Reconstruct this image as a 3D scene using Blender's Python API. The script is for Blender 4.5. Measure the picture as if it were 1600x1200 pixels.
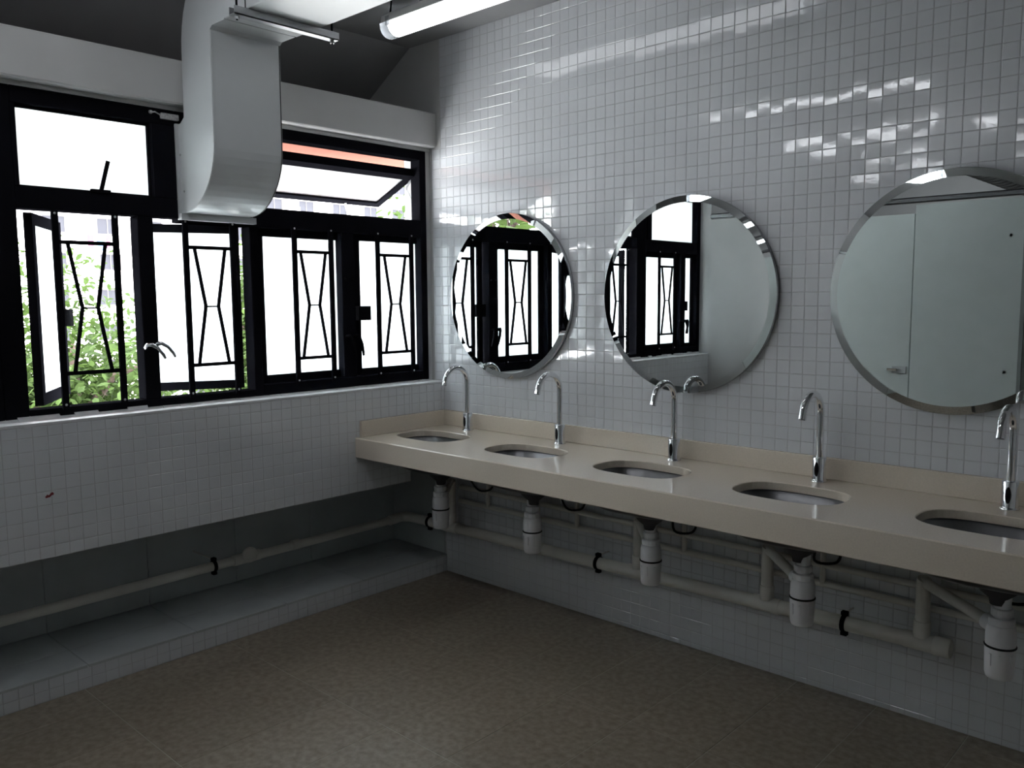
import bpy, math, random
from mathutils import Vector, Matrix
random.seed(7)
for o in list(bpy.data.objects): bpy.data.objects.remove(o)
SC = bpy.context.scene; COL = SC.collection
# ------------------------------------------------------------------ camera
F_PX, YAW, PITCH, ROLL = 1308.87, 0.7492, 0.1021, -0.0073
CAM = Vector((3.347, -3.060, 1.5))
fw = Vector((-math.sin(YAW)*math.cos(PITCH), math.cos(YAW)*math.cos(PITCH), -math.sin(PITCH)))
rt = fw.cross(Vector((0, 0, 1))).normalized(); up = rt.cross(fw)
rt, up = math.cos(ROLL)*rt + math.sin(ROLL)*up, -math.sin(ROLL)*rt + math.cos(ROLL)*up
cd = bpy.data.cameras.new('camera'); cd.sensor_width = 36; cd.sensor_fit = 'HORIZONTAL'
cd.lens = F_PX/1600*36; cd.clip_start = .02; cd.clip_end = 500
co = bpy.data.objects.new('camera', cd); COL.objects.link(co)
co.matrix_world = Matrix((( rt.x, up.x, -fw.x, CAM.x), (rt.y, up.y, -fw.y, CAM.y), (rt.z, up.z, -fw.z, CAM.z), (0, 0, 0, 1)))
SC.camera = co
def px(P):                                  # where a point lands in the 1600x1200 frame
    d = Vector(P)-CAM; z = d.dot(fw)
    return (800+F_PX*d.dot(rt)/z, 600-F_PX*d.dot(up)/z, z) if z > .05 else (-9e9, -9e9, z)
# ------------------------------------------------------------------ sky, exposure
SKY, LAMP, LAMP2 = 24.0, 1.7, 7.5
w = bpy.data.worlds.new('overcast_sky'); SC.world = w; w.use_nodes = True
bg = w.node_tree.nodes['Background']; bg.inputs[0].default_value = (.93, .965, 1, 1); bg.inputs[1].default_value = SKY
vs = SC.view_settings; vs.view_transform = 'Standard'; vs.look = 'None'; vs.gamma = 1; vs.exposure = 0.12
vs.use_curve_mapping = False
# ------------------------------------------------------------------ materials
M = {}
def mat(name, col, rough=.5, metal=0, var=0, vscale=8, bump=0, bscale=30, spec=.5, trans=0, emit=0, coat=0, col2=None, detail=4, objvar=0):
    m = bpy.data.materials.new(name); m.use_nodes = True; nt = m.node_tree; N = nt.nodes; L = nt.links
    b = N['Principled BSDF']; b.inputs['Base Color'].default_value = (*col, 1); b.inputs['Roughness'].default_value = rough
    b.inputs['Metallic'].default_value = metal; b.inputs['Specular IOR Level'].default_value = spec
    b.inputs['Coat Weight'].default_value = coat; b.inputs['Coat Roughness'].default_value = .08
    tc = N.new('ShaderNodeTexCoord'); src = tc.outputs['Object']
    g = N.new('ShaderNodeNewGeometry'); src = g.outputs['Position']
    cur = None
    if var or col2:
        n = N.new('ShaderNodeTexNoise'); n.inputs['Scale'].default_value = vscale; n.inputs['Detail'].default_value = detail
        L.new(src, n.inputs['Vector'])
        mr = N.new('ShaderNodeMapRange'); mr.inputs[1].default_value = .32; mr.inputs[2].default_value = .68
        L.new(n.outputs['Fac'], mr.inputs[0])
        mx = N.new('ShaderNodeMix'); mx.data_type = 'RGBA'
        mx.inputs[6].default_value = (*[max(0, c*(1-var)) for c in col], 1)
        mx.inputs[7].default_value = (*(col2 or [min(1, c*(1+var)) for c in col]), 1)
        L.new(mr.outputs[0], mx.inputs[0]); cur = mx.outputs[2]; L.new(cur, b.inputs['Base Color'])
    if objvar:
        oi = N.new('ShaderNodeObjectInfo'); hs = N.new('ShaderNodeHueSaturation')
        mr = N.new('ShaderNodeMapRange'); mr.inputs[3].default_value = 1-objvar; mr.inputs[4].default_value = 1+objvar
        L.new(oi.outputs['Random'], mr.inputs[0]); L.new(mr.outputs[0], hs.inputs['Value'])
        if cur: L.new(cur, hs.inputs['Color'])
        else: hs.inputs['Color'].default_value = (*col, 1)
        L.new(hs.outputs[0], b.inputs['Base Color'])
    if bump:
        n = N.new('ShaderNodeTexNoise'); n.inputs['Scale'].default_value = bscale; n.inputs['Detail'].default_value = 2
        L.new(src, n.inputs['Vector'])
        bp = N.new('ShaderNodeBump'); bp.inputs['Strength'].default_value = bump; bp.inputs['Distance'].default_value = .002
        L.new(n.outputs['Fac'], bp.inputs['Height']); L.new(bp.outputs[0], b.inputs['Normal'])
    if emit:
        b.inputs['Emission Color'].default_value = (.93, .96, 1, 1); b.inputs['Emission Strength'].default_value = emit
    if trans: b.inputs['Transmission Weight'].default_value = trans
    M[name] = m; return m
mat('tile', (.69, .705, .735), .06, var=.03, vscale=3, bump=.10, bscale=22, spec=1.0)
mat('grout', (.50, .50, .515), .9, var=.12, vscale=20)
mat('big_tile', (.46, .49, .50), .35, var=.06, vscale=5, objvar=.05)
mat('plaster', (.52, .52, .52), .85, var=.04, vscale=4, bump=.2, bscale=60)
mat('ceiling_paint', (.33, .33, .335), .9, var=.05, vscale=3, bump=.2, bscale=50)
mat('beam_paint', (.50, .50, .495), .7, var=.04, vscale=4, bump=.25, bscale=40)
mat('mortar', (.62, .62, .64), .9, var=.1, vscale=15, bump=.6, bscale=60)
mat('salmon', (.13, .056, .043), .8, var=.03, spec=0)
mat('floor_tile', (.205, .170, .130), .40, col2=(.33, .278, .218), vscale=38, bump=.15, bscale=90, detail=9, objvar=.06)
mat('floor_grout', (.46, .43, .38), .9, var=.1)
mat('counter', (.73, .65, .55), .14, var=.035, vscale=180, detail=2, coat=.3)
mat('steel', (.17, .17, .175), .30, 1, var=.05, vscale=30)
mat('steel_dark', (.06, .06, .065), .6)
mat('chrome', (.80, .81, .83), .06, 1)
mat('rim_metal', (.52, .53, .55), .22, 1)
mat('mirror', (.80, .84, .835), .0, 1)
mat('bevel', (.80, .84, .835), .015, 1)
mat('sensor', (.008, .008, .01), .12)
mat('black_frame', (.007, .007, .009), .6, var=.1, spec=0)
mat('black_metal', (.008, .008, .009), .6, spec=0)
mat('pvc', (.70, .68, .635), .45, var=.05, vscale=10)
mat('pvc_white', (.87, .87, .90), .30)
mat('rubber', (.01, .01, .01), .7)
mat('duct', (.58, .60, .61), .32, var=.03, vscale=4, spec=.5)
mat('duct_seam', (.03, .03, .03), .6)
mat('galvanised', (.45, .46, .47), .4, .8, var=.1)
mat('lamp_body', (.62, .62, .62), .4)
mat('clear_plastic', (.80, .82, .84), .2, trans=.6)
mat('lamp_glow', (.9, .9, .9), .3, emit=LAMP); mat('lamp_glow_strong', (.9, .9, .9), .3, emit=LAMP2)
mat('laminate', (.55, .60, .595), .4, var=.02)
mat('partition_edge', (.25, .27, .27), .4)
mat('red_ink', (.22, .014, .02), .6)
mat('plate', (.48, .48, .48), .5, var=.25, vscale=120)
mat('facade', (.80, .77, .745), .9, var=.04, vscale=.3)
mat('facade_trim', (.10, .09, .09), .9)
mat('far_glass', (.03, .03, .036), .5, spec=.1)
mat('ac_white', (.72, .72, .72), .6)
mat('cloth_blue', (.05, .09, .16), .9); mat('cloth_pink', (.16, .03, .08), .9); mat('cloth_white', (.75, .75, .78), .9)
mat('ground', (.55, .54, .52), .95, var=.1, vscale=.4)
mat('bark', (.075, .05, .04), .9, var=.2, vscale=12)
def leafmat(name, c, c2):
    m = mat(name, c, .7, col2=c2, vscale=1.5, spec=.15); nt = m.node_tree; N = nt.nodes; L = nt.links
    b = N['Principled BSDF']; t = N.new('ShaderNodeBsdfTranslucent'); t.inputs[0].default_value = (*c2, 1)
    mx = N.new('ShaderNodeMixShader'); mx.inputs[0].default_value = .45
    L.new(b.outputs[0], mx.inputs[1]); L.new(t.outputs[0], mx.inputs[2]); L.new(mx.outputs[0], N['Material Output'].inputs[0])
leafmat('leaf', (.014, .028, .006), (.034, .056, .013)); leafmat('leaf_pale', (.022, .040, .010), (.050, .074, .020))
def frosted():
    m = bpy.data.materials.new('frosted_glass'); m.use_nodes = True; nt = m.node_tree; N = nt.nodes; L = nt.links
    N.remove(N['Principled BSDF'])
    t = N.new('ShaderNodeBsdfTranslucent'); t.inputs[0].default_value = (.80, .84, .85, 1)
    d = N.new('ShaderNodeBsdfDiffuse'); d.inputs[0].default_value = (.75, .78, .79, 1)
    g = N.new('ShaderNodeBsdfGlossy'); g.inputs['Roughness'].default_value = .35
    a = N.new('ShaderNodeMixShader'); a.inputs[0].default_value = .25
    c = N.new('ShaderNodeMixShader'); c.inputs[0].default_value = .04
    L.new(t.outputs[0], a.inputs[1]); L.new(d.outputs[0], a.inputs[2])
    L.new(a.outputs[0], c.inputs[1]); L.new(g.outputs[0], c.inputs[2]); L.new(c.outputs[0], N['Material Output'].inputs[0])
    M['frosted'] = m
frosted()
# ------------------------------------------------------------------ mesh helpers
class MB:
    def __init__(s): s.v = []; s.f = []; s.sm = []
    def add(s, vs, fs, smooth=False):
        k = len(s.v); s.v += [tuple(v) for v in vs]; s.f += [tuple(i+k for i in f) for f in fs]; s.sm += [smooth]*len(fs); return s
    def box(s, x0, x1, y0, y1, z0, z1, bev=0):
        x0, x1 = sorted((x0, x1)); y0, y1 = sorted((y0, y1)); z0, z1 = sorted((z0, z1))
        if not bev:
            return s.add([(x, y, z) for z in (z0, z1) for y in (y0, y1) for x in (x0, x1)],
                         [(0, 2, 3, 1), (4, 5, 7, 6), (0, 1, 5, 4), (2, 6, 7, 3), (0, 4, 6, 2), (1, 3, 7, 5)])
        # chamfered box: 24 vertices
        b = min(bev, (x1-x0)/2.01, (y1-y0)/2.01, (z1-z0)/2.01)
        X = (x0, x1); Y = (y0, y1); Z = (z0, z1); V = []; I = {}
        for i in (0, 1):
            for j in (0, 1):
                for k in (0, 1):
                    ix = X[i]+(b if i == 0 else -b); iy = Y[j]+(b if j == 0 else -b); iz = Z[k]+(b if k == 0 else -b)
                    I[i, j, k, 0] = len(V); V.append((X[i], iy, iz)); I[i, j, k, 1] = len(V); V.append((ix, Y[j], iz)); I[i, j, k, 2] = len(V); V.append((ix, iy, Z[k]))
        Fs = []
        for i in (0, 1):
            q = [(0, 0), (1, 0), (1, 1), (0, 1)]
            Fs.append([I[i, j, k, 0] for j, k in (q if i else q[::-1])])
            Fs.append([I[j, i, k, 1] for j, k in (q[::-1] if i else q)])
            Fs.append([I[j, k, i, 2] for j, k in (q if i else q[::-1])])
        for i in (0, 1):
            for j in (0, 1):
                Fs.append([I[i, j, 0, 0], I[i, j, 1, 0], I[i, j, 1, 1], I[i, j, 0, 1]])
                Fs.append([I[i, 0, j, 0], I[i, 1, j, 0], I[i, 1, j, 2], I[i, 0, j, 2]])
                Fs.append([I[0, i, j, 1], I[1, i, j, 1], I[1, i, j, 2], I[0, i, j, 2]])
                for k in (0, 1): Fs.append([I[i, j, k, 0], I[i, j, k, 1], I[i, j, k, 2]])
        return s.add(V, Fs)
    def tube(s, pts, r, n=16, cap=True):
        pts = [Vector(p) for p in pts]; rs = r if isinstance(r, (list, tuple)) else [r]*len(pts)
        t0 = (pts[1]-pts[0]).normalized(); a = Vector((0, 0, 1)) if abs(t0.z) < .9 else Vector((1, 0, 0))
        u = t0.cross(a).normalized(); V = []; Fs = []
        for i, p in enumerate(pts):
            t = ((pts[min(i+1, len(pts)-1)]-p).normalized() + (p-pts[max(i-1, 0)]).normalized()).normalized()
            u = (u-t*u.dot(t)).normalized(); v = t.cross(u)
            V += [p+(u*math.cos(2*math.pi*k/n)+v*math.sin(2*math.pi*k/n))*rs[i] for k in range(n)]
        for i in range(len(pts)-1):
            for k in range(n): Fs.append((i*n+k, i*n+(k+1) % n, (i+1)*n+(k+1) % n, (i+1)*n+k))
        s.add(V, Fs, True)
        if cap:
            m = len(pts)-1
            s.add(V[:n], [tuple(range(n))[::-1]]); s.add(V[m*n:], [tuple(range(n))])
        return s
    def lathe(s, prof, c=(0, 0, 0), axis='z', n=24, smooth=True):     # prof = (radius, height) bottom to top
        V = []; Fs = []
        for r, h in prof:
            for k in range(n):
                a = 2*math.pi*k/n; x, y = r*math.cos(a), r*math.sin(a)
                q = (x, y, h) if axis == 'z' else (x, -h, y) if axis == 'y' else (h, x, y)
                V.append((c[0]+q[0], c[1]+q[1], c[2]+q[2]))
        for i in range(len(prof)-1):
            for k in range(n): Fs.append((i*n+k, i*n+(k+1) % n, (i+1)*n+(k+1) % n, (i+1)*n+k))
        s.add(V, Fs, smooth)
        m = len(prof)-1
        if prof[0][0] > 1e-5: s.add(V[:n], [tuple(range(n))[::-1]])
        if prof[m][0] > 1e-5: s.add(V[m*n:], [tuple(range(n))])
        return s
    def prism(s, poly, a0, a1, axis='y', smooth=False):      # poly in (x,z) for axis y, (y,z) for axis x, (x,y) for axis z
        n = len(poly)
        def P(q, a): return (q[0], a, q[1]) if axis == 'y' else (a, q[0], q[1]) if axis == 'x' else (q[0], q[1], a)
        V = [P(q, a0) for q in poly]+[P(q, a1) for q in poly]
        s.add(V, [tuple(range(n)), tuple(range(n, 2*n))[::-1]])
        s.add(V, [(i, (i+1) % n+0, (i+1) % n+n, i+n) for i in range(n)], smooth); return s
    def bar(s, a, b, wd, dp, nrm=(1, 0, 0)):                  # flat bar a->b, width wd across, depth dp along nrm
        a, b, nrm = Vector(a), Vector(b), Vector(nrm); t = (b-a).normalized(); u = t.cross(nrm).normalized()*wd/2; v = nrm*dp/2
        V = [p+i*u+j*v for p in (a, b) for i, j in ((-1, -1), (1, -1), (1, 1), (-1, 1))]
        return s.add(V, [(0, 1, 2, 3), (7, 6, 5, 4), (0, 4, 5, 1), (1, 5, 6, 2), (2, 6, 7, 3), (3, 7, 4, 0)])
    def mesh(s, name, m):
        me = bpy.data.meshes.new(name); me.from_pydata(s.v, [], s.f); me.materials.append(M[m] if isinstance(m, str) else m)
        me.polygons.foreach_set('use_smooth', s.sm); me.update()
        import bmesh
        bm = bmesh.new(); bm.from_mesh(me); bmesh.ops.recalc_face_normals(bm, faces=bm.faces); bm.to_mesh(me); bm.free()
        return me
def wloc(o):
    v = Vector((0, 0, 0))
    while o: v += o.location if o.parent is None else Vector((0, 0, 0)); o = o.parent
    return v
def link(name, data, parent=None, local=False):
    o = bpy.data.objects.new(name, data); COL.objects.link(o)
    if parent:
        o.parent = parent
        if not local and parent.parent is None: o.matrix_parent_inverse = Matrix.Translation(-parent.location)
    return o
def part(name, mb, m, parent, local=False): return link(name, mb.mesh(name, m), parent, local)
def tag(o, label, cat, group=None, kind=None):
    o['label'] = label; o['category'] = cat
    if group: o['group'] = group
    if kind: o['kind'] = kind
    return o
def thing(name, label, cat, loc=(0, 0, 0), group=None, kind=None):
    o = link(name, None); o.location = loc; o.empty_display_size = .05; return tag(o, label, cat, group, kind)
def solid(name, mb, m, label, cat, group=None, kind=None): return tag(link(name, mb.mesh(name, m)), label, cat, group, kind)
def B(*a): return MB().box(*a)
def arc(c, r, a0, a1, n, plane='yz', fix=0):
    out = []
    for i in range(n+1):
        a = math.radians(a0+(a1-a0)*i/n); p, q = c[0]+r*math.cos(a), c[1]+r*math.sin(a)
        out.append((fix, p, q) if plane == 'yz' else (p, fix, q) if plane == 'xz' else (p, q, fix))
    return out
STR = 'structure'
# ------------------------------------------------------------------ measures
ZC = 2.845; YB = -6.2; XR = 4.35; YE = -2.88                     # ceiling, back wall, right wall, end of the window bay
PT = .0516; T = .0020                                              # mosaic pitch, joint
# ------------------------------------------------------------------ floor
fl = solid('floor', B(-.6, XR+.2, YB-.2, .2, -.12, -.0011), 'floor_grout', 'brown grey stone-look tiled floor of the washroom', 'floor', kind=STR)
fx = sorted({0.0, XR} | {.19+.3045*k for k in range(15) if .19+.3045*k < XR-.02}); fy = [0]+[-.092-.6065*k for k in range(11)]
fy = [y for y in fy if y > YB+.02]+[YB]
fmesh = {}
for i in range(len(fx)-1):
    for j in range(len(fy)-1):
        wx, wy = round(fx[i+1]-fx[i], 4), round(fy[j]-fy[j+1], 4)
        if (wx, wy) not in fmesh: fmesh[wx, wy] = B(.0013, wx-.0013, .0013, wy-.0013, -.012, 0, .0008).mesh('floor_tile', 'floor_tile')
        o = link('floor_tile', fmesh[wx, wy], fl); o.location = (fx[i], fy[j+1], random.uniform(-.0004, .0002))
# ------------------------------------------------------------------ mosaic walls
def tile_grid(u0, u1, v0, v1, ua, va):                            # tiles of the anchored grid clipped to a rectangle
    out = []
    i0 = math.floor((u0-ua)/PT); j0 = math.floor((v0-va)/.0515)
    i = i0
    while ua+i*PT < u1:
        a, b = max(u0, ua+i*PT+T/2), min(u1, ua+(i+1)*PT-T/2); j = j0
        while va+j*.0515 < v1:
            c, d = max(v0, va+j*.0515+T/2), min(v1, va+(j+1)*.0515-T/2)
            if b-a > .006 and d-c > .006: out.append((a, b, c, d))
            j += 1
        i += 1
    return out
def tile_mesh(w_, h_, tilt=(0, 0)):                               # in local u,v,n; centred; n outward
    e = .0015; V = []
    for (k, n) in ((0, -.0015), (0, .0004), (e, .0013)):
        for su, sv in ((-1, -1), (1, -1), (1, 1), (-1, 1)):
            u, v = su*(w_/2-k), sv*(h_/2-k); V.append((u, v, n+(u*tilt[0]+v*tilt[1] if n > 0 else 0)))
    Fs = [(8, 9, 10, 11)]
    for a in (0, 4):
        for k in range(4): Fs.append((a+k, a+(k+1) % 4, a+4+(k+1) % 4, a+4+k))
    return V, Fs
def mosaic(parent, tiles, place, hidden, frame):
    """place(u,v,n)->world point; frame = matrix columns for single tiles; the 300 largest in view are parts, the rest one field"""
    full = [(t, px(place((t[0]+t[1])/2, (t[2]+t[3])/2, 0))) for t in tiles]
    cand = [(q[2], t) for t, q in full if t[1]-t[0] > PT*.9 and t[3]-t[2] > .045 and 0 < q[0] < 1600 and 0 < q[1] < 1200 and not hidden(*[(t[0]+t[1])/2, (t[2]+t[3])/2])]
    cand.sort(); near = set(t for _, t in cand[:300])
    variants = []
    for k in range(8):
        V, Fs = tile_mesh(PT-T, .0515-T, (random.gauss(0, .006), random.gauss(0, .006)))
        mb = MB(); mb.add([tuple(frame @ Vector(v)) for v in V], Fs); variants.append(mb.mesh('tile', 'tile'))
    f = MB()
    for t in tiles:
        cu, cv = (t[0]+t[1])/2, (t[2]+t[3])/2
        if t in near:
            o = link('tile', random.choice(variants), parent); o.location = place(cu, cv, 0)
        else:
            V, Fs = tile_mesh(t[1]-t[0], t[3]-t[2], (random.gauss(0, .006), random.gauss(0, .006)))
            f.add([place(cu+v[0], cv+v[1], v[2]) for v in V], Fs)
    o = part('tile_field', f, 'tile', parent); o['kind'] = 'stuff'
    return o
# mirror wall (back), plane y = 0
wb = solid('wall_back', B(-.30, XR+.2, .0004, .22, -.1, 3.1).box(-1.15, -.30, .0004, .22, 2.32, 3.1).box(-.66, -.30, .0004, .22, -.1, .80), 'grout', 'wall of small glossy white mosaic tiles behind the round mirrors', 'wall', kind=STR)
tb = tile_grid(0.0, XR, 0.0, ZC, .0420, .0210) + tile_grid(-.07, -.0024, 1.062, 2.292, .0420, .0210)
MX = (.4975, 1.4990, 2.5157); MZ, MR = 1.507, .406
def hidB(x, z): return any((x-m)**2+(z-MZ)**2 < (MR+.01)**2 for m in MX) or .30 < z < .92
mosaic(wb, tb, lambda u, v, n: (u, .0-n+.0005, v), hidB, Matrix(((1, 0, 0), (0, 0, -1), (0, 1, 0))))
part('plaster_return', B(-.165, -.072, -.0015, .002, 1.057, 2.296).box(-1.1, -.25, -.001, .002, 2.476, 2.9).box(-.25, -.001, -.001, .002, 2.30, 2.9).box(-.56, 0, -.0008, .002, .53, .73), 'plaster', wb)
for k, (a, b) in enumerate(((-.452, -.012), )): part('wall_tile', B(a, b, -.004, .002, .096, .528, .002), 'big_tile', wb)
# window wall (left), plane x = 0
wl = thing('wall_left', 'low white mosaic wall below the black windows, recessed at its foot', 'wall', kind=STR)
part('parapet', B(-.25, -.0004, YE, -.25, .546, 1.045).box(-.25, -.0004, -.25, .0, .735, 1.045), 'grout', wl)
part('recess_back', B(-.62, -.456, YE, 0.0, -.1, .60).box(-.62, -.25, YE, -.25, .546, .62).box(-.62, -.25, -.25, 0, .60, .80), 'plaster', wl)
part('pier', B(-.62, 0, YB, YE, -.1, 2.9), 'plaster', wl)
ta = tile_grid(YE, -.25, .548, 1.044, -.0258-60*PT, .953-10*.0515)+tile_grid(-.2495, -.0, .738, 1.044, -.0258-60*PT, .953-10*.0515)+tile_grid(YE, 0, 0.001, .088, -.0258-60*PT, -.0085)
mosaic(wl, ta, lambda u, v, n: (n-.0005, u, v), lambda y, z: y > -.66 and z > .6, Matrix(((0, 0, 1), (1, 0, 0), (0, 1, 0))))
ys = [0, -.575, -1.015, -1.455, -1.895, -2.335, YE]
for a, b in zip(ys[:-1], ys[1:]):
    part('recess_tile', B(-.457, -.45, b+.001, a-.001, .096, .545, .0015), 'big_tile', wl)
# ledge at the foot of the window wall
lg = solid('trim_1', B(-.456, -.002, YE, 0, -.05, .083), 'grout', 'low tiled plinth along the foot of the window wall', 'ledge', kind=STR)
for a, b in zip(ys[:-1], ys[1:]):
    part('ledge_tile', B(-.4555, -.200, b+.001, a-.001, .082, .0945, .0015), 'big_tile', lg)
    part('ledge_tile', B(-.198, .0012, b+.001, a-.001, .082, .0945, .0015), 'big_tile', lg)
# sill
sl = MB(); rnd = random.Random(3); n = 60
for k in range(n):
    y0, y1 = YE+(-YE)*k/n, YE+(-YE)*(k+1)/n
sl.box(-.25, .0015, YE, 0, 1.045, 1.057, .002)
si = solid('trim_2', sl, 'mortar', 'rough pale mortar sill under the black windows', 'sill', kind=STR)
mm = MB()
yy = YE+.01
while yy < -.03:
    l = rnd.uniform(.03, .09); h = rnd.uniform(.006, .022) if yy < -1.6 else rnd.uniform(.004, .010); d = rnd.uniform(.006, .022)
    mm.prism([(-.10, 1.056), (-.088+d, 1.056), (-.089+d*.35, 1.057+h*.6), (-.10, 1.057+h)], yy, min(yy+l, -.01)); yy += l*.9
part('mortar_bed', mm, 'mortar', si)
# beam, canopy, sloped soffit
solid('trim_3', B(-.25, -.03, YE, 0, 2.296, 2.472, .006).box(-.25, -.088, YE, 0, 2.279, 2.30), 'beam_paint', 'pale concrete beam running above the windows', 'beam', kind=STR)
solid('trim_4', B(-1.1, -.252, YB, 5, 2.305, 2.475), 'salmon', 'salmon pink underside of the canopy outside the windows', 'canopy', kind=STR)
ce = thing('ceiling', 'dark grey painted concrete ceiling sloping down above the beam', 'ceiling', kind=STR)
part('slab', B(-.236, XR+.2, YB-.2, .2, ZC, 3.0), 'ceiling_paint', ce)
part('sloped_soffit', MB().prism([(-.236, ZC), (-.236, 3.0), (-1.1, 3.0), (-1.1, 2.33), (-.93, 2.43)], YB-.2, .0), 'ceiling_paint', ce)
solid('wall_right', B(XR, XR+.2, YB, 0, -.1, ZC), 'plaster', 'plain grey plaster wall at the right end of the room', 'wall', kind=STR)
solid('wall_front', B(-1.1, XR+.2, YB-.2, YB, -.1, ZC), 'plaster', 'plain grey plaster wall behind the toilet cubicles', 'wall', kind=STR)
# ------------------------------------------------------------------ windows
XF, XB, XS = -.090, -.165, -.126                                   # frame front and back, sash front
def frame_bar(root, name, y0, y1, z0, z1, x0=XF, x1=XB): return part(name, B(x1, x0, y0, y1, z0, z1, .003), 'black_frame', root)
def sash(root, H, a, wd, z0, z1, sgn, stile=.038, lock=None):
    """casement hinged at H=(x,y), opened a degrees; sgn = +1 leaf runs towards +y when shut"""
    th = math.radians(a); d = Vector((-math.sin(th), sgn*math.cos(th), 0)); nn = Vector((-d.y, d.x, 0)) if sgn > 0 else Vector((d.y, -d.x, 0))
    O = Vector((H[0], H[1], 0))
    def bx(u0, u1, q0, q1, t0, t1):
        V = [O+d*u+nn*t+Vector((0, 0, q)) for q in (q0, q1) for t in (t0, t1) for u in (u0, u1)]
        return MB().add(V, [(0, 2, 3, 1), (4, 5, 7, 6), (0, 1, 5, 4), (2, 6, 7, 3), (0, 4, 6, 2), (1, 3, 7, 5)])
    m = MB()
    for b in (bx(0, stile, z0, z1, 0, .03), bx(wd-stile, wd, z0, z1, 0, .03), bx(stile, wd-stile, z0, z0+stile, 0, .03), bx(stile, wd-stile, z1-stile, z1, 0, .03)): m.add(b.v, b.f)
    s = part('sash', m, 'black_frame', root)
    part('pane', bx(stile-.004, wd-stile+.004, z0+stile-.004, z1-stile+.004, .013, .018), 'frosted', s)
    if lock: part('lock_block', bx(wd+lock[0], wd+lock[1], 1.430-.036, 1.430+.036, lock[2], -.001), 'black_metal', s)
    return s
def grille(root, ya, yb, z0=1.100, z1=1.84):                       # two uprights and the hourglass between them
    x = XF+.006
    for y in (ya, yb): part('grille_upright', MB().bar((x, y, z0), (x, y, z1), .023, .012), 'black_frame', root)
    for z in (1.224, 1.724): part('grille_crossbar', MB().bar((x, ya+.011, z), (x, yb-.011, z), .015, .01), 'black_frame', root)
    c = (ya+yb)/2; m = 1.474; e = .029; s = .070
    for sg in (-1, 1):
        part('grille_diagonal', MB().bar((x, c+sg*s, 1.724), (x, c+sg*e, m), .012, .010), 'black_frame', root)
        part('grille_diagonal', MB().bar((x, c+sg*e, m), (x, c+sg*s, 1.224), .012, .010), 'black_frame', root)
    part('grille_link', MB().bar((x, c-e, m), (x, c+e, m), .007, .008), 'black_frame', root)
    for y in (ya, yb):
        for z in (z0+.02, z1-.01): part('screw', MB().lathe([(.005, 0), (.003, .003)], (x+.006, y, z), 'x', 8), 'plate', root)
def lever(root, y, z, sg, metal='black_metal', out=.035, slant=False):
    if slant:
        part('lever_handle', MB().tube([(XF, y, z-.01), (XF+.018, y, z+.002), (XF+.026, y+.012, z+.003), (XF+.030, y+.035, z-.012), (XF+.028, y+.058, z-.040), (XF+.026, y+.066, z-.056)], [.010, .010, .009, .008, .0075, .006], 10), metal, root); return
    part('lever_handle', MB().tube([(XF, y, z), (XF+out*.8, y, z+.005), (XF+out, y+sg*.006, z-.005), (XF+out+.006, y+sg*.016, z-.035), (XF+out+.002, y+sg*.026, z-.075), (XF+out-.002, y+sg*.030, z-.095)], [.010, .010, .009, .008, .0075, .006], 10), metal, root)
def yF(y): return y-.03*(y+3.06)/3.467
ZT0, ZT1, ZS0, ZS1, ZH0, ZH1 = 1.826, 1.915, 1.064, 1.115, 2.230, 2.279
# bay beside the mirror wall
w2 = thing('window_2', 'black window beside the mirror wall with two shut frosted casements and an open top light', 'window', kind=STR)
frame_bar(w2, 'jamb', -.072, -.028, ZS0, ZH1); frame_bar(w2, 'jamb', -1.078, -1.034, ZS0, ZT0)
frame_bar(w2, 'sill_rail', -1.034, -.072, ZS0, ZS1); frame_bar(w2, 'transom', -1.40, -.072, ZT0, ZT1)
frame_bar(w2, 'head', -1.40, -.072, ZH0, ZH1); frame_bar(w2, 'mullion', -.585, -.508, ZS1, ZT0)
part('plaster_fillet', B(-.165, -.094, -.028, -.002, 1.057, 2.279), 'plaster', w2)
sash(w2, (XS, -.030), 0, .457, ZS1-.004, ZT0+.004, -1, .036, (-.078, -.002, -.030)); sash(w2, (XS, -1.034), 0, .500, ZS1-.004, ZT0+.004, 1, .040)
grille(w2, yF(-.344), yF(-.120)); grille(w2, yF(-.835), yF(-.630))
lever(w2, -.568, 1.315, 1); lever(w2, -.522, 1.315, 1)
for y in (-.565, -.525): part('rivet', MB().lathe([(.009, 0), (.009, .006), (.005, .010)], (XF, y, 1.60), 'x', 12), 'black_metal', w2)
# top hung light, swung out
th = math.radians(67); hx, hz = -.135, 2.150; hl = .350
def tl(u, t, y): return Vector((hx-math.sin(th)*u-math.cos(th)*t, y, hz-math.cos(th)*u+math.sin(th)*t))
def tlbox(u0, u1, t0, t1, y0, y1): return [tl(u, t, y) for y in (y0, y1) for t in (t0, t1) for u in (u0, u1)]
bf = [(0, 2, 3, 1), (4, 5, 7, 6), (0, 1, 5, 4), (2, 6, 7, 3), (0, 4, 6, 2), (1, 3, 7, 5)]
m = MB()
for q in ((0, .045, 0, .045, -1.0, -.060), (hl-.04, hl, 0, .035, -1.0, -.060), (.045, hl-.04, 0, .035, -.100, -.060), (.045, hl-.04, 0, .035, -1.0, -.96)): m.add(tlbox(*q), bf)
ts = part('top_light_sash', m, 'black_frame', w2)
part('pane', MB().add(tlbox(.04, hl-.036, .012, .017, -.965, -.095), bf), 'frosted', ts)
part('catch', MB().tube([tl(hl-.02, -.004, -.30), tl(hl-.01, -.02, -.295), tl(hl+.02, -.028, -.27)], .006, 8), 'plate', ts)
part('friction_stay', MB().bar((-.150, -.064, 1.99), (-.21, -.064, 2.09), .014, .004, (0, 1, 0)).bar((-.21, -.067, 2.09), (-.165, -.067, 2.14), .014, .004, (0, 1, 0)), 'galvanised', w2)
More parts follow.
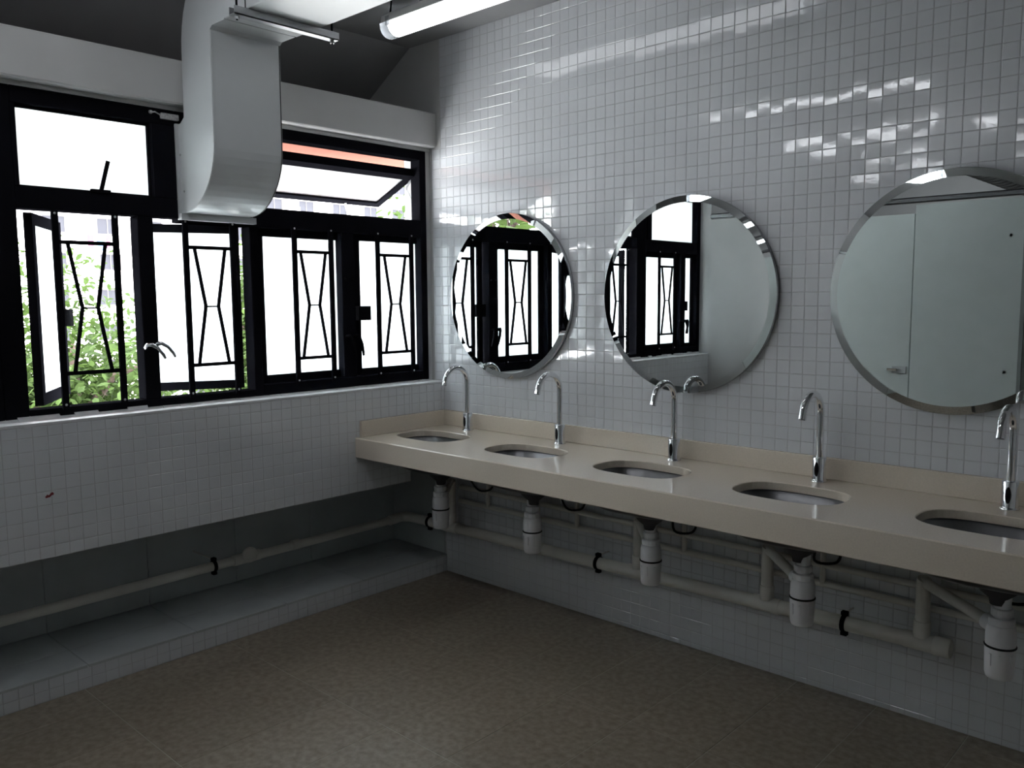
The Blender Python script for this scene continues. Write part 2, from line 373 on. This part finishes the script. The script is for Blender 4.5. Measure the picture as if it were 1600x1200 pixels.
# middle bay, casements swung open
w1 = thing('window_1', 'black window left of the air duct with two casements swung open outward', 'window', kind=STR)
frame_bar(w1, 'jamb', -2.095, -2.013, ZS0, ZH1); frame_bar(w1, 'sill_rail', -2.013, -1.078, ZS0, ZS1-.02); frame_bar(w1, 'transom', -2.013, -1.40, ZT0+.015, ZT1+.006)
frame_bar(w1, 'transom_strip', -1.40, -1.078, ZT0+.006, ZT0, XF+.001); frame_bar(w1, 'head', -2.013, -1.40, ZH0-.012, ZH1)
frame_bar(w1, 'mullion', -1.575, -1.512, ZS1-.02, ZT0+.015); frame_bar(w1, 'mullion', -1.500, -1.400, ZT1+.006, ZH0-.012); frame_bar(w1, 'jamb', -2.013, -1.998, ZT1+.006, ZH0-.012)
fp = part('fixed_pane', B(-.132, -.127, -2.000, -1.497, ZT1+.002, ZH0-.008), 'frosted', w1)
part('glazing_bead', B(-.127, -.112, -1.998, -1.500, ZT1+.006, ZT1+.014).box(-.127, -.112, -1.998, -1.990, ZT1+.014, ZH0-.022).box(-.127, -.112, -1.508, -1.500, ZT1+.014, ZH0-.022).box(-.127, -.112, -1.998, -1.500, ZH0-.022, ZH0-.012), 'black_frame', w1)
part('peg_stay', MB().bar((XF+.004, -1.712, 1.925), (XF+.03, -1.690, 2.040), .014, .008).box(XF-.01, XF+.012, -1.748, -1.678, 1.920, 1.932), 'black_metal', w1)
sash(w1, (-.150, -1.945), 58.5, .44, ZS1-.014, ZT0+.008, 1, .042, (-.03, .03, -.022)); sash(w1, (-.158, -1.094), 26, .425, ZS1-.014, ZT0+.008, -1, .036)
grille(w1, yF(-1.878), yF(-1.655), 1.085); grille(w1, yF(-1.366), yF(-1.150), 1.085)
lever(w1, -1.566, 1.318, 1, 'rim_metal', .02, True); lever(w1, -1.524, 1.322, 1, 'rim_metal', .02, True)
part('rivet', MB().lathe([(.009, 0), (.009, .006), (.005, .010)], (XF, -1.525, 1.60), 'x', 12), 'black_metal', w1)
# bay next to the toilet partition, seen in the mirrors
w3 = thing('window_3', 'black window by the toilet partition with shut frosted panes, seen in the middle mirror', 'window', kind=STR)
frame_bar(w3, 'jamb', -2.130, -2.096, ZS0, ZH1); frame_bar(w3, 'jamb', YE, YE+.045, ZS0, ZH1); frame_bar(w3, 'sill_rail', YE+.045, -2.130, ZS0, ZS1)
frame_bar(w3, 'transom', YE+.045, -2.130, ZT0, ZT1); frame_bar(w3, 'head', YE+.045, -2.130, ZH0, ZH1); frame_bar(w3, 'mullion', -2.665, -2.60, ZS1, ZT0); frame_bar(w3, 'mullion', -2.20, -2.15, ZT1, ZH0)
sash(w3, (XS, -2.128), 0, .480, ZS1-.004, ZT0+.004, -1); sash(w3, (XS, YE+.043), 0, .176, ZS1-.004, ZT0+.004, 1, .030, (-.05, 0, -.03))
grille(w3, -2.50, -2.29); lever(w3, -2.655, 1.315, 1); lever(w3, -2.615, 1.315, -1)
part('fixed_pane', B(-.146, -.141, YE+.04, -2.12, ZT1-.004, ZH0+.004), 'frosted', w3)
# ------------------------------------------------------------------ air duct
DY0, DY1 = -1.392, -1.085
du = thing('air_duct', 'white sheet metal air duct curving down into the window', 'duct', (.1, -1.24, 1.86))
outer = [(.33, 2.552), (.235, 2.552), (.216, 2.540), (.212, 2.15)]
for i in range(1, 15):
    a = math.pi/2*i/14; outer.append((-.058+.27*math.cos(a), 2.125-.262*math.sin(a)))
outer.append((-.085, 1.862))
inner = [(-.085, 2.225), (-.060, 2.225), (-.026, 2.245), (-.020, 2.50)]
for i in range(1, 11):
    a = math.pi/2*i/10; inner.append((.24-.26*math.cos(a), 2.50+.325*math.sin(a)))
inner.append((.33, 2.825))
part('vertical_leg', MB().prism(outer+inner, DY0, DY1), 'duct', du)
seam = MB()
for i in range(3, len(outer)-2):
    pass
def seamline(y, off):
    m = MB(); P = outer[2:-1]
    for (x0, z0), (x1, z1) in zip(P[:-1], P[1:]):
        m.bar((x0+.0008, y, z0), (x1+.0008, y, z1), .003, .003, (0, 1, 0))
    return m
part('seam', seamline(DY0+.004, 0), 'duct', du); part('seam', seamline(DY1-.004, 0), 'duct_seam', du)
part('joint_gap', B(.329, .336, DY0+.003, DY1-.003, 2.556, 2.82), 'duct_seam', du)
part('horizontal_run', B(.336, 2.6, DY0-.004, DY1+.004, 2.551, 2.828, .003), 'duct', du)
part('joint_band', B(.49, .496, DY0-.0055, DY1+.0055, 2.5495, 2.8295), 'duct_seam', du)
part('window_flange', B(-.095, -.06, DY0-.012, -1.060, 1.835, 1.862).box(-.12, -.078, DY0-.012, -1.065, 1.862, 2.226), 'duct', du)
for x, z in ((-.05, 1.95), (-.07, 2.1)): part('screw', MB().lathe([(.005, 0), (.004, .003)], (x, DY0, z), 'y', 8), 'galvanised', du)
rl = thing('hanger_rail', 'grey metal channel carrying the horizontal air duct', 'rail', (.49, -1.24, 2.52))
part('channel', B(.47, .474, -1.45, -1.0, 2.52, 2.549).box(.506, .51, -1.45, -1.0, 2.52, 2.549).box(.47, .51, -1.45, -1.0, 2.52, 2.524), 'galvanised', rl)
for y in (-1.43, -1.02):
    part('rod', MB().tube([(.49, y, 2.505), (.49, y, ZC)], .004, 8), 'black_metal', rl); part('nut', MB().lathe([(.009, 0), (.009, .01)], (.49, y, 2.508), 'z', 6, False), 'galvanised', rl)
rd = thing('spiral_duct', 'ribbed round metal duct above the toilet cubicles, seen in the right mirror', 'duct', (1.62, -3.3, 2.5))
part('pipe', MB().tube([(1.62, -3.05, 2.50), (1.62, YB+.02, 2.50)], .15, 28), 'galvanised', rd)
for k in range(20): part('rib', MB().lathe([(.150, -.006), (.157, 0), (.150, .006)], (1.62, -3.1-.14*k, 2.50), 'y', 28), 'galvanised', rd)
jb = thing('contact_plate', 'small perforated metal plate at the top of the window frame beside the air duct', 'plate', (-.11, -1.43, 2.245))
part('cover', B(XF-.001, XF+.014, -1.462, -1.388, 2.238, 2.262, .002), 'plate', jb); part('wire', MB().tube([(XF+.005, -1.46, 2.252), (XF+.007, -1.485, 2.262), (XF+.005, -1.498, 2.259)], .003, 8), 'plate', jb); part('knob', MB().lathe([(.008, 0), (.006, .008)], (XF, -1.500, 2.260), 'x', 10), 'plate', jb)
# ------------------------------------------------------------------ batten lamps
def lamp(y, label, glow='lamp_glow_strong', x0=.205, x1=1.79, z=2.752):
    r = thing('batten_light', label, 'light', (x0, y, z), 'batten lights in a row under the ceiling')
    hous = [(-.055, 0), (-.05, .030), (-.03, .045), (.03, .045), (.05, .030), (.055, 0)]
    part('housing', MB().prism([(y+a, z+b) for a, b in hous], x0+.01, x1-.01, 'x'), 'lamp_body', r)
    dif = [(-.054, 0), (.054, 0)]+[(.054*math.cos(math.pi*k/10), -.058*math.sin(math.pi*k/10)**.8) for k in range(1, 10)]
    part('diffuser', MB().prism([(y+a*.98, z-.001+b) for a, b in dif], x0+.055, x1-.055, 'x', True), glow, r)
    for a, b in ((x0+.002, x0+.055), (x1-.055, x1-.002)):
        part('end_cap', MB().prism([(y+q[0], z-.001+q[1]) for q in dif], a, b, 'x', True), 'clear_plastic', r)
    for k in range(4):
        x = x0+.06+k*(x1-x0-.12)/3
        for s in (-1, 1): part('clip', B(x-.012, x+.012, y+s*.056, y+s*.060, z-.02, z+.02), 'clear_plastic', r)
    part('end_bracket', MB().tube([(x0-.012, y-.04, z+.012), (x0-.012, y+.015, z+.012), (x0+.012, y+.02, z+.005)], .005, 8), 'clear_plastic', r)
    for x in (x0+.05, x1-.2): part('hanger', MB().tube([(x, y-.03, z+.04), (x+.01, y-.03, ZC)], .004, 8), 'black_metal', r)
lamp(-.50, 'lit fluorescent batten light under the ceiling above the wash basins', 'lamp_glow')
lamp(-2.10, 'lit fluorescent batten light over the middle of the room, mirrored in the wall tiles')
lamp(-3.70, 'lit fluorescent batten light just behind the toilet partition, mirrored in the wall tiles')
lamp(-5.30, 'lit fluorescent batten light at the far back of the cubicles')
# ------------------------------------------------------------------ counter
CZ0, CZ1, CF = .722, .822, -.600; TH = .03; SX0, SP = .2529, .6181; XC1 = 3.80
ct = thing('vanity_counter', 'long beige stone washstand counter with five undermounted basins', 'counter', (0, -.3, CZ0))
SA, SB, SY, SN = .193, .130, -.312, 3.0
def superell(a, b, n, t):
    c, s = math.cos(t), math.sin(t); return (a*math.copysign(abs(c)**(2/n), c), b*math.copysign(abs(s)**(2/n), s))
NA = 64
cells = [0.0015]+[SX0+SP*(i+.5) for i in range(4)]+[SX0+SP*4.5, XC1]
top = MB()
for i in range(5):
    xa, xb = cells[i], cells[i+1]; cx = SX0+SP*i; ya, yb = CF+.004, -.004
    angs = sorted([2*math.pi*k/NA for k in range(NA)]+[math.atan2(y-SY, x-cx) % (2*math.pi) for x in (xa, xb) for y in (ya, yb)])
    loops = [[], [], [], []]
    for t in angs:
        dx, dy = math.cos(t), math.sin(t)
        k = min([(xb-cx)/dx if dx > 1e-9 else 9e9, (xa-cx)/dx if dx < -1e-9 else 9e9, (yb-SY)/dy if dy > 1e-9 else 9e9, (ya-SY)/dy if dy < -1e-9 else 9e9])
        def hole(g):                                               # radius of the hole along this ray
            a, b = SA+g, SB+g; return 1/((abs(dx)/a)**SN+(abs(dy)/b)**SN)**(1/SN)
        loops[0].append((cx+dx*k, SY+dy*k, CZ1)); h = hole(.003); loops[1].append((cx+dx*h, SY+dy*h, CZ1))
        h = hole(0); loops[2].append((cx+dx*h, SY+dy*h, CZ1-.003)); loops[3].append((cx+dx*h, SY+dy*h, CZ1-TH))
    n = len(angs); V = sum(loops, []); Fs = []
    for a in range(3):
        for k in range(n): Fs.append((a*n+k, a*n+(k+1) % n, (a+1)*n+(k+1) % n, (a+1)*n+k))
    bot = [(x, y, CZ1-TH) for x, y, _ in loops[0]]; V += bot
    for k in range(n): Fs.append((3*n+k, 3*n+(k+1) % n, 4*n+(k+1) % n, 4*n+k))
    top.add(V, Fs)
top.box(cells[5], XC1, CF+.004, -.004, CZ1-TH, CZ1)
part('worktop', top, 'counter', ct)
part('apron', MB().prism([(CF+.022, CZ0), (CF+.003, CZ0), (CF, CZ0+.003), (CF, CZ1-.004), (CF+.004, CZ1), (CF+.022, CZ1-.0005)], .0015, XC1, 'x'), 'counter', ct)
part('backsplash', B(.0015, XC1, -.021, -.003, CZ1, .9026, .002), 'counter', ct)
part('backsplash', B(.0018, .021, -.574, -.0212, CZ1, .9026, .002), 'counter', ct)
for x in (.02, 1.18, 1.79, 3.0): part('bracket', B(x, x+.03, CF+.03, -.003, CZ0+.02, CZ1-TH-.001), 'black_metal', ct)
# ------------------------------------------------------------------ basins
def make_sink():
    r = thing('wash_basin', '', 'basin', (0, 0, 0), 'steel basins let into the counter'); prof = [(.014, .0), (.004, -.004), (.003, -.10), (-.006, -.126), (-.030, -.139), (-.075, -.143)]
    V = []; Fs = []; n = 56
    def loop(g, z): return [(*superell(SA+g, SB+g, SN, 2*math.pi*k/n), z) for k in range(n)]
    for g, z in prof: V += loop(g, z)
    for a in range(len(prof)-1):
        for k in range(n): Fs.append((a*n+k, a*n+(k+1) % n, (a+1)*n+(k+1) % n, (a+1)*n+k))
    Fs.append(tuple(range((len(prof)-1)*n, len(prof)*n)))
    me = MB().add(V, Fs, True); part('bowl', me, 'steel', r, True)
    V = []; Fs = []; pr = [(.016, -.002), (.008, -.045), (-.010, -.085), (-.030, -.130), (-.080, -.150)]
    for g, z in pr: V += loop(g, z)
    for a in range(len(pr)-1):
        for k in range(n): Fs.append((a*n+k, a*n+(k+1) % n, (a+1)*n+(k+1) % n, (a+1)*n+k))
    Fs.append(tuple(range((len(pr)-1)*n, len(pr)*n)))
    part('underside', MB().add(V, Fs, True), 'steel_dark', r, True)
    d = part('drain', MB().lathe([(.040, -.1435), (.040, -.141), (.030, -.1405), (.028, -.142)], (0, 0, 0), 'z', 24), 'chrome', r, True)
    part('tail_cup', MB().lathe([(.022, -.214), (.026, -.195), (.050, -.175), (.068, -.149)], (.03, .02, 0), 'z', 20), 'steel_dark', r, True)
    return r
def copy_tree(o, parent=None):
    c = o.copy(); COL.objects.link(c); c.parent = parent
    for ch in [x for x in bpy.data.objects if x.parent == o]: copy_tree(ch, c)
    return c
wh = ['nearest the windows', 'second from the windows', 'in the middle of the row', 'second from the right edge', 'at the right edge']
s0 = make_sink()
for i in range(5):
    s = s0 if i == 0 else copy_tree(s0)
    s.location = (SX0+SP*i, SY, CZ1-TH-.0005); s['label'] = 'oval stainless steel basin sunk in the beige counter, '+wh[i]
# ------------------------------------------------------------------ faucets
def make_faucet():
    r = thing('faucet', '', 'faucet', (0, 0, 0), 'sensor taps along the counter')
    part('base', MB().lathe([(.0285, 0), (.0285, .003), (.0255, .005), (.0245, .008), (.0245, .088), (.0235, .090), (.014, .090)], (0, 0, 0), 'z', 32), 'chrome', r, True)
    pts = [(0, 0, .088), (0, 0, .16), (0, 0, .245)]+[(0, -.077+.077*math.cos(math.radians(a)), .252+.077*math.sin(math.radians(a))) for a in range(0, 163, 9)]
    e = pts[-1]; a = math.radians(162); d = Vector((0, -math.sin(a), math.cos(a))); pts.append(tuple(Vector(e)+d*.022))
    sp = part('spout', MB().tube(pts, .0132, 20), 'chrome', r, True)
    q = Vector(pts[-1]); part('aerator', MB().tube([q-d*.002, q+d*.010], .0142, 20), 'chrome', sp, True)
    part('tip_opening', MB().tube([q+d*.0095, q+d*.0106], .011, 20), 'sensor', sp, True)
    V = []; n = 24
    for sc, dy in ((1, 0), (.82, .0012)):
        for k in range(n):
            t = 2*math.pi*k/n; x = .0085*math.cos(t)*sc; z = .047+.027*math.sin(t)*sc; V.append((x, -math.sqrt(.0245**2-x*x)-.0006-dy, z))
    Fs = [(k, (k+1) % n, n+(k+1) % n, n+k) for k in range(n)]+[tuple(range(n, 2*n))]
    part('sensor_window', MB().add(V, Fs), 'sensor', r, True)
    return r
f0 = make_faucet()
for i in range(5):
    f = f0 if i == 0 else copy_tree(f0)
    f.location = (SX0+SP*i, -.072, CZ1); f['label'] = 'chrome gooseneck sensor faucet on the counter, '+wh[i]
# ------------------------------------------------------------------ mirrors
ml = ['frameless round mirror nearest the windows, reflecting two window casements', 'frameless round mirror in the middle, reflecting a window and the grey partition', 'frameless round mirror at the right edge, reflecting a cubicle door with a latch']
for x, l in zip(MX, ml):
    r = thing('round_mirror', l, 'mirror', (x, -.015, MZ), 'round mirrors on the tiled wall')
    n = 96; ri = MR-.027
    part('glass', MB().lathe([(ri, .0300), (ri, .0310)], (x, 0, MZ), 'y', n, False), 'mirror', r)
    bv = MB(); V = [(x+q*math.cos(2*math.pi*k/n), yv, MZ+q*math.sin(2*math.pi*k/n)) for q, yv in ((ri, -.0310), (MR, -.0275)) for k in range(n)]
    bv.add(V, [(k, (k+1) % n, n+(k+1) % n, n+k) for k in range(n)], True)
    part('bevel', bv, 'bevel', r)
    part('rim', MB().lathe([(MR-.004, .002), (MR, .004), (MR, .0275), (MR-.003, .0278)], (x, 0, MZ), 'y', n), 'rim_metal', r)
# ------------------------------------------------------------------ drains
PZ = lambda x: .285+.0125*x                                        # the big pipe falls towards the corner
PY = -.080
dp = thing('drain_pipe', 'thick grey plastic waste pipe with risers running under the counter', 'pipe', (1.2, PY, .25))
part('main_run', MB().tube([(2.50, PY, PZ(2.5)), (0, PY, PZ(0)), (-.20, PY, PZ(-.2))]+[(-.20-.05*math.sin(math.radians(a)), PY-.05+.05*math.cos(math.radians(a)), PZ(-.2)) for a in range(15, 91, 15)]+[(-.25, -.2, .278)], .027, 20), 'pvc', dp)
part('end_cap', MB().lathe([(.027, -.02), (.033, -.018), (.033, .030), (.030, .034)], (2.545, PY, PZ(2.54)), 'x', 20), 'pvc', dp)
RX = [.128, .725, 1.322, 1.920, 2.485]; TX = [.270, .885, 1.520, 2.150, 2.766]
for x in RX:
    part('riser', MB().tube([(x, PY, PZ(x)), (x, PY, .525), (x+.004, PY-.004, .540)], .0235, 18), 'pvc', dp)
    part('socket', MB().lathe([(.0275, 0), (.0275, .055), (.0255, .057)], (x, PY, PZ(x)+.02), 'z', 18), 'pvc', dp)
    part('tee', MB().lathe([(.030, -.055), (.030, .055)], (x, PY, PZ(x)), 'x', 20), 'pvc', dp)
part('coupling', MB().lathe([(.0305, -.02), (.0305, .02)], (2.04, PY, PZ(2.04)), 'x', 20), 'pvc', dp)
tw = ['under the basin nearest the windows', 'under the second basin from the windows', 'under the middle basin', 'under the second basin from the right edge', 'under the basin at the right edge']
for i, (x, rx) in enumerate(zip(TX, RX)):
    y = -.285
    r = thing('bottle_trap', 'white plastic bottle trap '+tw[i], 'trap', (x, y, .35), 'bottle traps under the counter')
    part('cup', MB().lathe([(.026, .350), (.036, .353), (.0395, .364), (.0425, .440), (.0425, .447)], (x, y, 0), 'z', 28), 'pvc_white', r)
    part('seal_ring', MB().lathe([(.0432, .447), (.0445, .449), (.0445, .4515), (.0432, .4535)], (x, y, 0), 'z', 28), 'rubber', r)
    part('body', MB().lathe([(.0415, .4535), (.0415, .495), (.038, .512), (.031, .518)], (x, y, 0), 'z', 28), 'pvc_white', r)
    for z0, z1, rr in ((.516, .538, .0355), (.544, .568, .0300)):
        part('union_nut', MB().lathe([(rr, z0), (rr+.001, z0+.003), (rr+.001, z1-.003), (rr-.002, z1)], (x, y, 0), 'z', 14, False), 'pvc_white', r)
    part('neck', MB().lathe([(.024, .53), (.024, .605)], (x, y, 0), 'z', 18), 'pvc_white', r)
    for a in (-2.0, -1.35, -.6, 2.6):
        c, s = math.cos(a), math.sin(a); part('grip_rib', MB().bar((x+c*.0415, y+s*.0415, .395), (x+c*.043, y+s*.043, .432), .006, .004, (c, s, 0)), 'pvc_white', r)
    A = Vector((x, y, .500)); E2 = Vector((rx, PY, .528)); d = (E2-A).normalized()
    part('outlet_nut', MB().tube([A+d*.030, A+d*.060], .026, 14), 'pvc_white', r)
    part('outlet_arm', MB().tube([A+d*.055, E2], .0185, 16), 'pvc', r)
# wall A waste pipe
pa = thing('wall_pipe', 'grey waste pipe lying along the recess below the windows', 'pipe', (-.25, -1.3, .25))
part('run', MB().tube([(-.25, -.2, .278), (-.25, YE+.002, .262)], .0215, 18), 'pvc', pa)
part('cleanout', MB().lathe([(.024, 0), (.036, .015), (.038, .03), (.030, .034), (.022, .030)], (-.25, -1.065, .292), 'x', 22), 'pvc', pa)
part('tee', MB().tube([(-.25, -1.0, .275), (-.25, -1.14, .273)], .026, 18), 'pvc', pa)
part('coupling', MB().tube([(-.25, -.78, .277), (-.25, -.82, .277)], .0255, 18), 'pvc', pa)
def clamp(c, axis, r, label):
    t = thing('pipe_clamp', label, 'clamp', c, 'black clamps on the waste pipes')
    part('ring', MB().lathe([(r, -.008), (r+.004, -.008), (r+.004, .008), (r, .008)], c, axis, 20), 'black_metal', t)
    for s in (-1, 1): part('lug', B(c[0]-.012, c[0]+.012, c[1]-.010, c[1]+.010, c[2]+s*(r+.003), c[2]+s*(r+.018), .002), 'black_metal', t)
    q = (c[0], -.002, c[2]+r*.7) if axis == 'x' else (-.448, c[1], c[2]+r*.7)
    part('stud', MB().tube([(c[0], c[1], c[2]+r+.008), (q[0], q[1], c[2]+r+.008)], .0035, 8), 'pvc', t)
clamp((2.222, PY, PZ(2.222)), 'x', .0275, 'black clamp on the waste pipe below the fourth and fifth basins')
clamp((1.104, PY, PZ(1.104)), 'x', .0275, 'black clamp on the waste pipe left of the middle bottle trap')
clamp((-.045, PY, PZ(-.045)), 'x', .0275, 'black clamp on the waste pipe in the dark corner by the first trap')
clamp((-.25, -1.235, .272), 'y', .0220, 'black clamp on the pipe in the recess below the windows')
# supply pipes
sp = thing('supply_pipe', 'pair of thin grey water pipes running along the tiles under the counter', 'pipe', (1.3, -.03, .42))
part('upper_run', MB().tube([(.15, -.030, .500), (3.4, -.030, .495)], .0125, 14), 'pvc', sp)
part('lower_run', MB().tube([(.14, -.030, .424), (3.4, -.030, .424)], .0125, 14), 'pvc', sp)
dx = [.358, .944, 1.522, 2.118, 2.73]
for x in dx:
    part('drop', MB().tube([(x, -.034, .424), (x, -.034, .585), (x, -.05, .60)], .011, 12), 'pvc', sp)
for i, x in enumerate(dx):
    v = thing('stop_valve', 'chrome stop valve with black hose '+tw[i], 'valve', (x+.05, -.06, .56), 'stop valves under the counter')
    part('body', MB().tube([(x, -.05, .60), (x+.03, -.058, .60), (x+.06, -.062, .585)], .011, 12), 'chrome', v)
    part('knob', MB().lathe([(.016, 0), (.018, .006), (.018, .016), (.013, .020)], (x+.048, -.072, .588), 'y', 12), 'chrome', v)
    fxx = SX0+SP*i; ctl = [Vector(q) for q in ((x+.06, -.062, .585), (x+.080, -.075, .565), (x+.07, -.10, .535), (x, -.115, .535), (fxx+.02, -.10, .62), (fxx+.006, -.076, .72), (fxx, -.072, CZ1-TH))]
    hp = []
    for a in range(len(ctl)-1):
        p0, p1, p2, p3 = ctl[max(a-1, 0)], ctl[a], ctl[a+1], ctl[min(a+2, len(ctl)-1)]
        for q in range(5):
            t = q/5; hp.append(.5*(2*p1+(p2-p0)*t+(2*p0-5*p1+4*p2-p3)*t*t+(3*p1-p0-3*p2+p3)*t**3))
    hp.append(ctl[-1])
    part('hose', MB().tube(hp, .005, 10), 'rubber', v)
# ------------------------------------------------------------------ red mark on the tiles
rm = MB(); rw = .0075
for a, b in (((-2.008, .778), (-1.992, .780)), ((-2.004, .784), (-1.996, .779)), ((-1.994, .780), (-1.984, .789)), ((-1.990, .787), (-1.981, .790)), ((-1.981, .790), (-1.985, .783))):
    rm.bar((.0022, a[0], a[1]), (.0022, b[0], b[1]), rw, .0008)
solid('painted_mark', rm, 'red_ink', 'small dark red painted check mark on the tiles below the left window', 'mark')
# ------------------------------------------------------------------ toilet cubicle front, seen in the mirrors
pt = thing('toilet_partition', 'pale grey toilet partition panel with top rail, seen in the middle mirror', 'partition', (1, -2.87, 0))
part('end_panel', B(.004, .88, -2.885, -2.860, 0.002, 2.09), 'plaster', pt)
part('front_panel', B(1.505, 2.13, -2.878, -2.860, .12, 2.085, .001), 'laminate', pt)
for x, z in ((2.06, 1.86), (2.06, 1.02)): part('screw_cap', MB().lathe([(.010, 0), (.008, .004)], (x, -2.860, z), 'y', 12), 'steel', pt).matrix_parent_inverse = Matrix.Translation(-Vector((1, -2.87, 0)))
part('edge_strip', B(2.13, 2.15, -2.885, -2.855, .1, 2.085), 'partition_edge', pt)
part('side_panel', B(2.13, 2.15, -4.4, -2.885, .12, 2.085), 'laminate', pt)
part('top_rail', B(.004, 2.20, -2.892, -2.850, 2.098, 2.135, .008), 'steel', pt)
part('foot', B(1.60, 1.64, -2.88, -2.858, .0, .12).box(2.0, 2.04, -2.88, -2.858, .0, .12), 'steel', pt)
dr = thing('door_1', 'pale grey cubicle door with a metal latch, seen in the right mirror', 'door', (1.2, -2.87, 0), kind=STR)
part('leaf', B(.885, 1.50, -2.878, -2.860, .12, 2.03, .001), 'laminate', dr)
lt = part('latch', B(1.395, 1.485, -2.860, -2.850, .980, 1.028, .002), 'galvanised', dr)
part('thumb_turn', B(1.365, 1.43, -2.850, -2.838, .997, 1.013, .002), 'chrome', lt)
# ------------------------------------------------------------------ outside
solid('ground', B(-140, -1.2, -80, 140, -8.2, -8), 'ground', 'pale paved ground far below the windows', 'ground', kind=STR)
bd = thing('apartment_building', 'white apartment block with window air conditioners across the street', 'building', (-66, 38, -8))
part('facade_wall', B(-74, -66.25, 6, 74, -8, 30), 'facade', bd)
fh = 2.8; wm = {}
wfr = MB().box(-.02, .06, -.85, -.78, -.65, .65).box(-.02, .06, .78, .85, -.65, .65).box(-.02, .06, -.78, .78, -.65, -.58).box(-.02, .06, -.78, .78, .58, .65).box(-.02, .06, -.03, .03, -.58, .58).mesh('far_window', 'facade_trim')
wpn = B(-.01, .02, -.78, .78, -.58, .58).mesh('far_pane', 'far_glass')
acm = B(0, .55, -.36, .36, -.22, .22, .03).mesh('air_conditioner', 'ac_white'); hood = B(0, .5, -1.0, 1.0, 0, .08).mesh('window_hood', 'facade')
rr = random.Random(11)
for k in range(8):
    zf = -6.6+fh*k
    part('floor_band', B(-66.25, -66.1, 6, 74, zf-1.25, zf-.95), 'facade', bd)
    for j in range(17):
        y = 9.5+3.75*j+rr.uniform(-.2, .2)
        o = link('far_window', wfr, bd); o.location = (-66.25, y, zf); q = link('far_pane', wpn, o, True)
        o = link('window_hood', hood, bd); o.location = (-66.25, y, zf+.8)
        if rr.random() < .6: o = link('air_conditioner', acm, bd); o.location = (-66.25, y+rr.choice((-1.35, 1.35)), zf-.25)
for k, (y, z, c, wd) in enumerate(((22.6, 6.6, 'cloth_pink', .5), (23.3, 6.5, 'cloth_blue', .6), (24.0, 6.6, 'cloth_pink', .35), (26.6, 6.4, 'cloth_blue', .9), (27.7, 6.6, 'cloth_white', .7), (24.6, 6.5, 'cloth_white', .4))):
    solid('laundry', MB().prism([(y, z), (y+wd, z+.02), (y+wd*.9, z-1.0), (y+wd*.5, z-1.1), (y+.05, z-.95)], -65.2, -65.15, 'x'), c,
          ['pink shirt', 'blue shirt', 'small pink cloth', 'wide blue sheet', 'white towel', 'small white cloth'][k]+' drying on the apartment block outside', 'laundry', 'laundry on the building outside')
for y in (22.5, 24.4, 26.5, 28.5): part('drying_pole', MB().tube([(-66.3, y, 6.62), (-64.9, y, 6.64)], .03, 8), 'facade_trim', bd)
part('drying_line', MB().tube([(-65.17, 22.3, 6.62), (-65.17, 28.8, 6.62)], .02, 6), 'facade_trim', bd)
def tree(label, base, crown, rad, n, size, m='leaf', seed=1, flat=.8, big=False):
    g = random.Random(seed); t = thing('tree', label, 'tree', base); b, c = Vector(base), Vector(crown)
    mid = b.lerp(c, .6)+Vector((g.uniform(-.2, .2), g.uniform(-.2, .2), 0))*rad
    R = max(.05, rad*.09); part('trunk', MB().tube([b, mid, c, c+Vector((0, 0, rad*.5))], [R*1.3, R, R*.6, R*.15], 10), 'bark', t)
    cl = []
    for k in range(9):
        d = Vector((g.gauss(0, 1), g.gauss(0, 1), g.gauss(.15, .7)*flat)).normalized()*rad*g.uniform(.55, .9); e = c+d
        part('branch', MB().tube([c.lerp(mid, .35*g.random()), c+d*.45+Vector((0, 0, .06*rad)), e], [R*.45, R*.28, R*.1], 7), 'bark', t); cl.append(e); cl.append(c+d*.5)
    f = MB()
    for k in range(n):
        o = g.choice(cl)+Vector((g.gauss(0, 1), g.gauss(0, 1), g.gauss(0, .8)))*rad*.27
        a = Vector((g.gauss(0, 1), g.gauss(0, 1), g.gauss(-.3, .6))).normalized(); s = size*g.uniform(.6, 1.25)
        u = a.cross(Vector((g.gauss(0, .4), g.gauss(0, .4), 1))).normalized(); nn = u.cross(a)
        wd = .28 if not big else .22
        f.add([o, o+a*s*.35+u*s*wd+nn*s*.05, o+a*s*.7+u*s*wd*.85+nn*s*.03, o+a*s-nn*s*.08, o+a*s*.7-u*s*wd*.85+nn*s*.03, o+a*s*.35-u*s*wd+nn*s*.05],
              [(0, 1, 2), (0, 2, 3), (0, 3, 4), (0, 4, 5)])
    q = part('foliage', f, m, t); q['kind'] = 'stuff'
tree('leafy green tree outside, seen through the open left casement', (-15, 3.2, -8), (-15, 3.4, -.6), 2.7, 12000, .21, 'leaf', 3)
tree('leafy green tree outside, seen in the gap beside the half open casement', (-23, 12.2, -8), (-23, 12.0, -.2), 3.0, 9000, .24, 'leaf', 5)
tree('pale low tree outside, below the green tree at the left casement', (-9.2, 1.7, -8), (-9.2, 1.8, -1.9), 1.2, 4000, .19, 'leaf_pale', 8)
tree('broad leaved tree close outside the windows, seen in the left mirror', (-3.4, -4.6, -8), (-2.5, -3.3, 1.9), .95, 420, .24, 'leaf_pale', 12, 1.0, True)
tree('small tree outside the corner of the open top light', (-5.2, 5.0, -8), (-5.0, 4.7, 2.5), .65, 600, .14, 'leaf', 21)
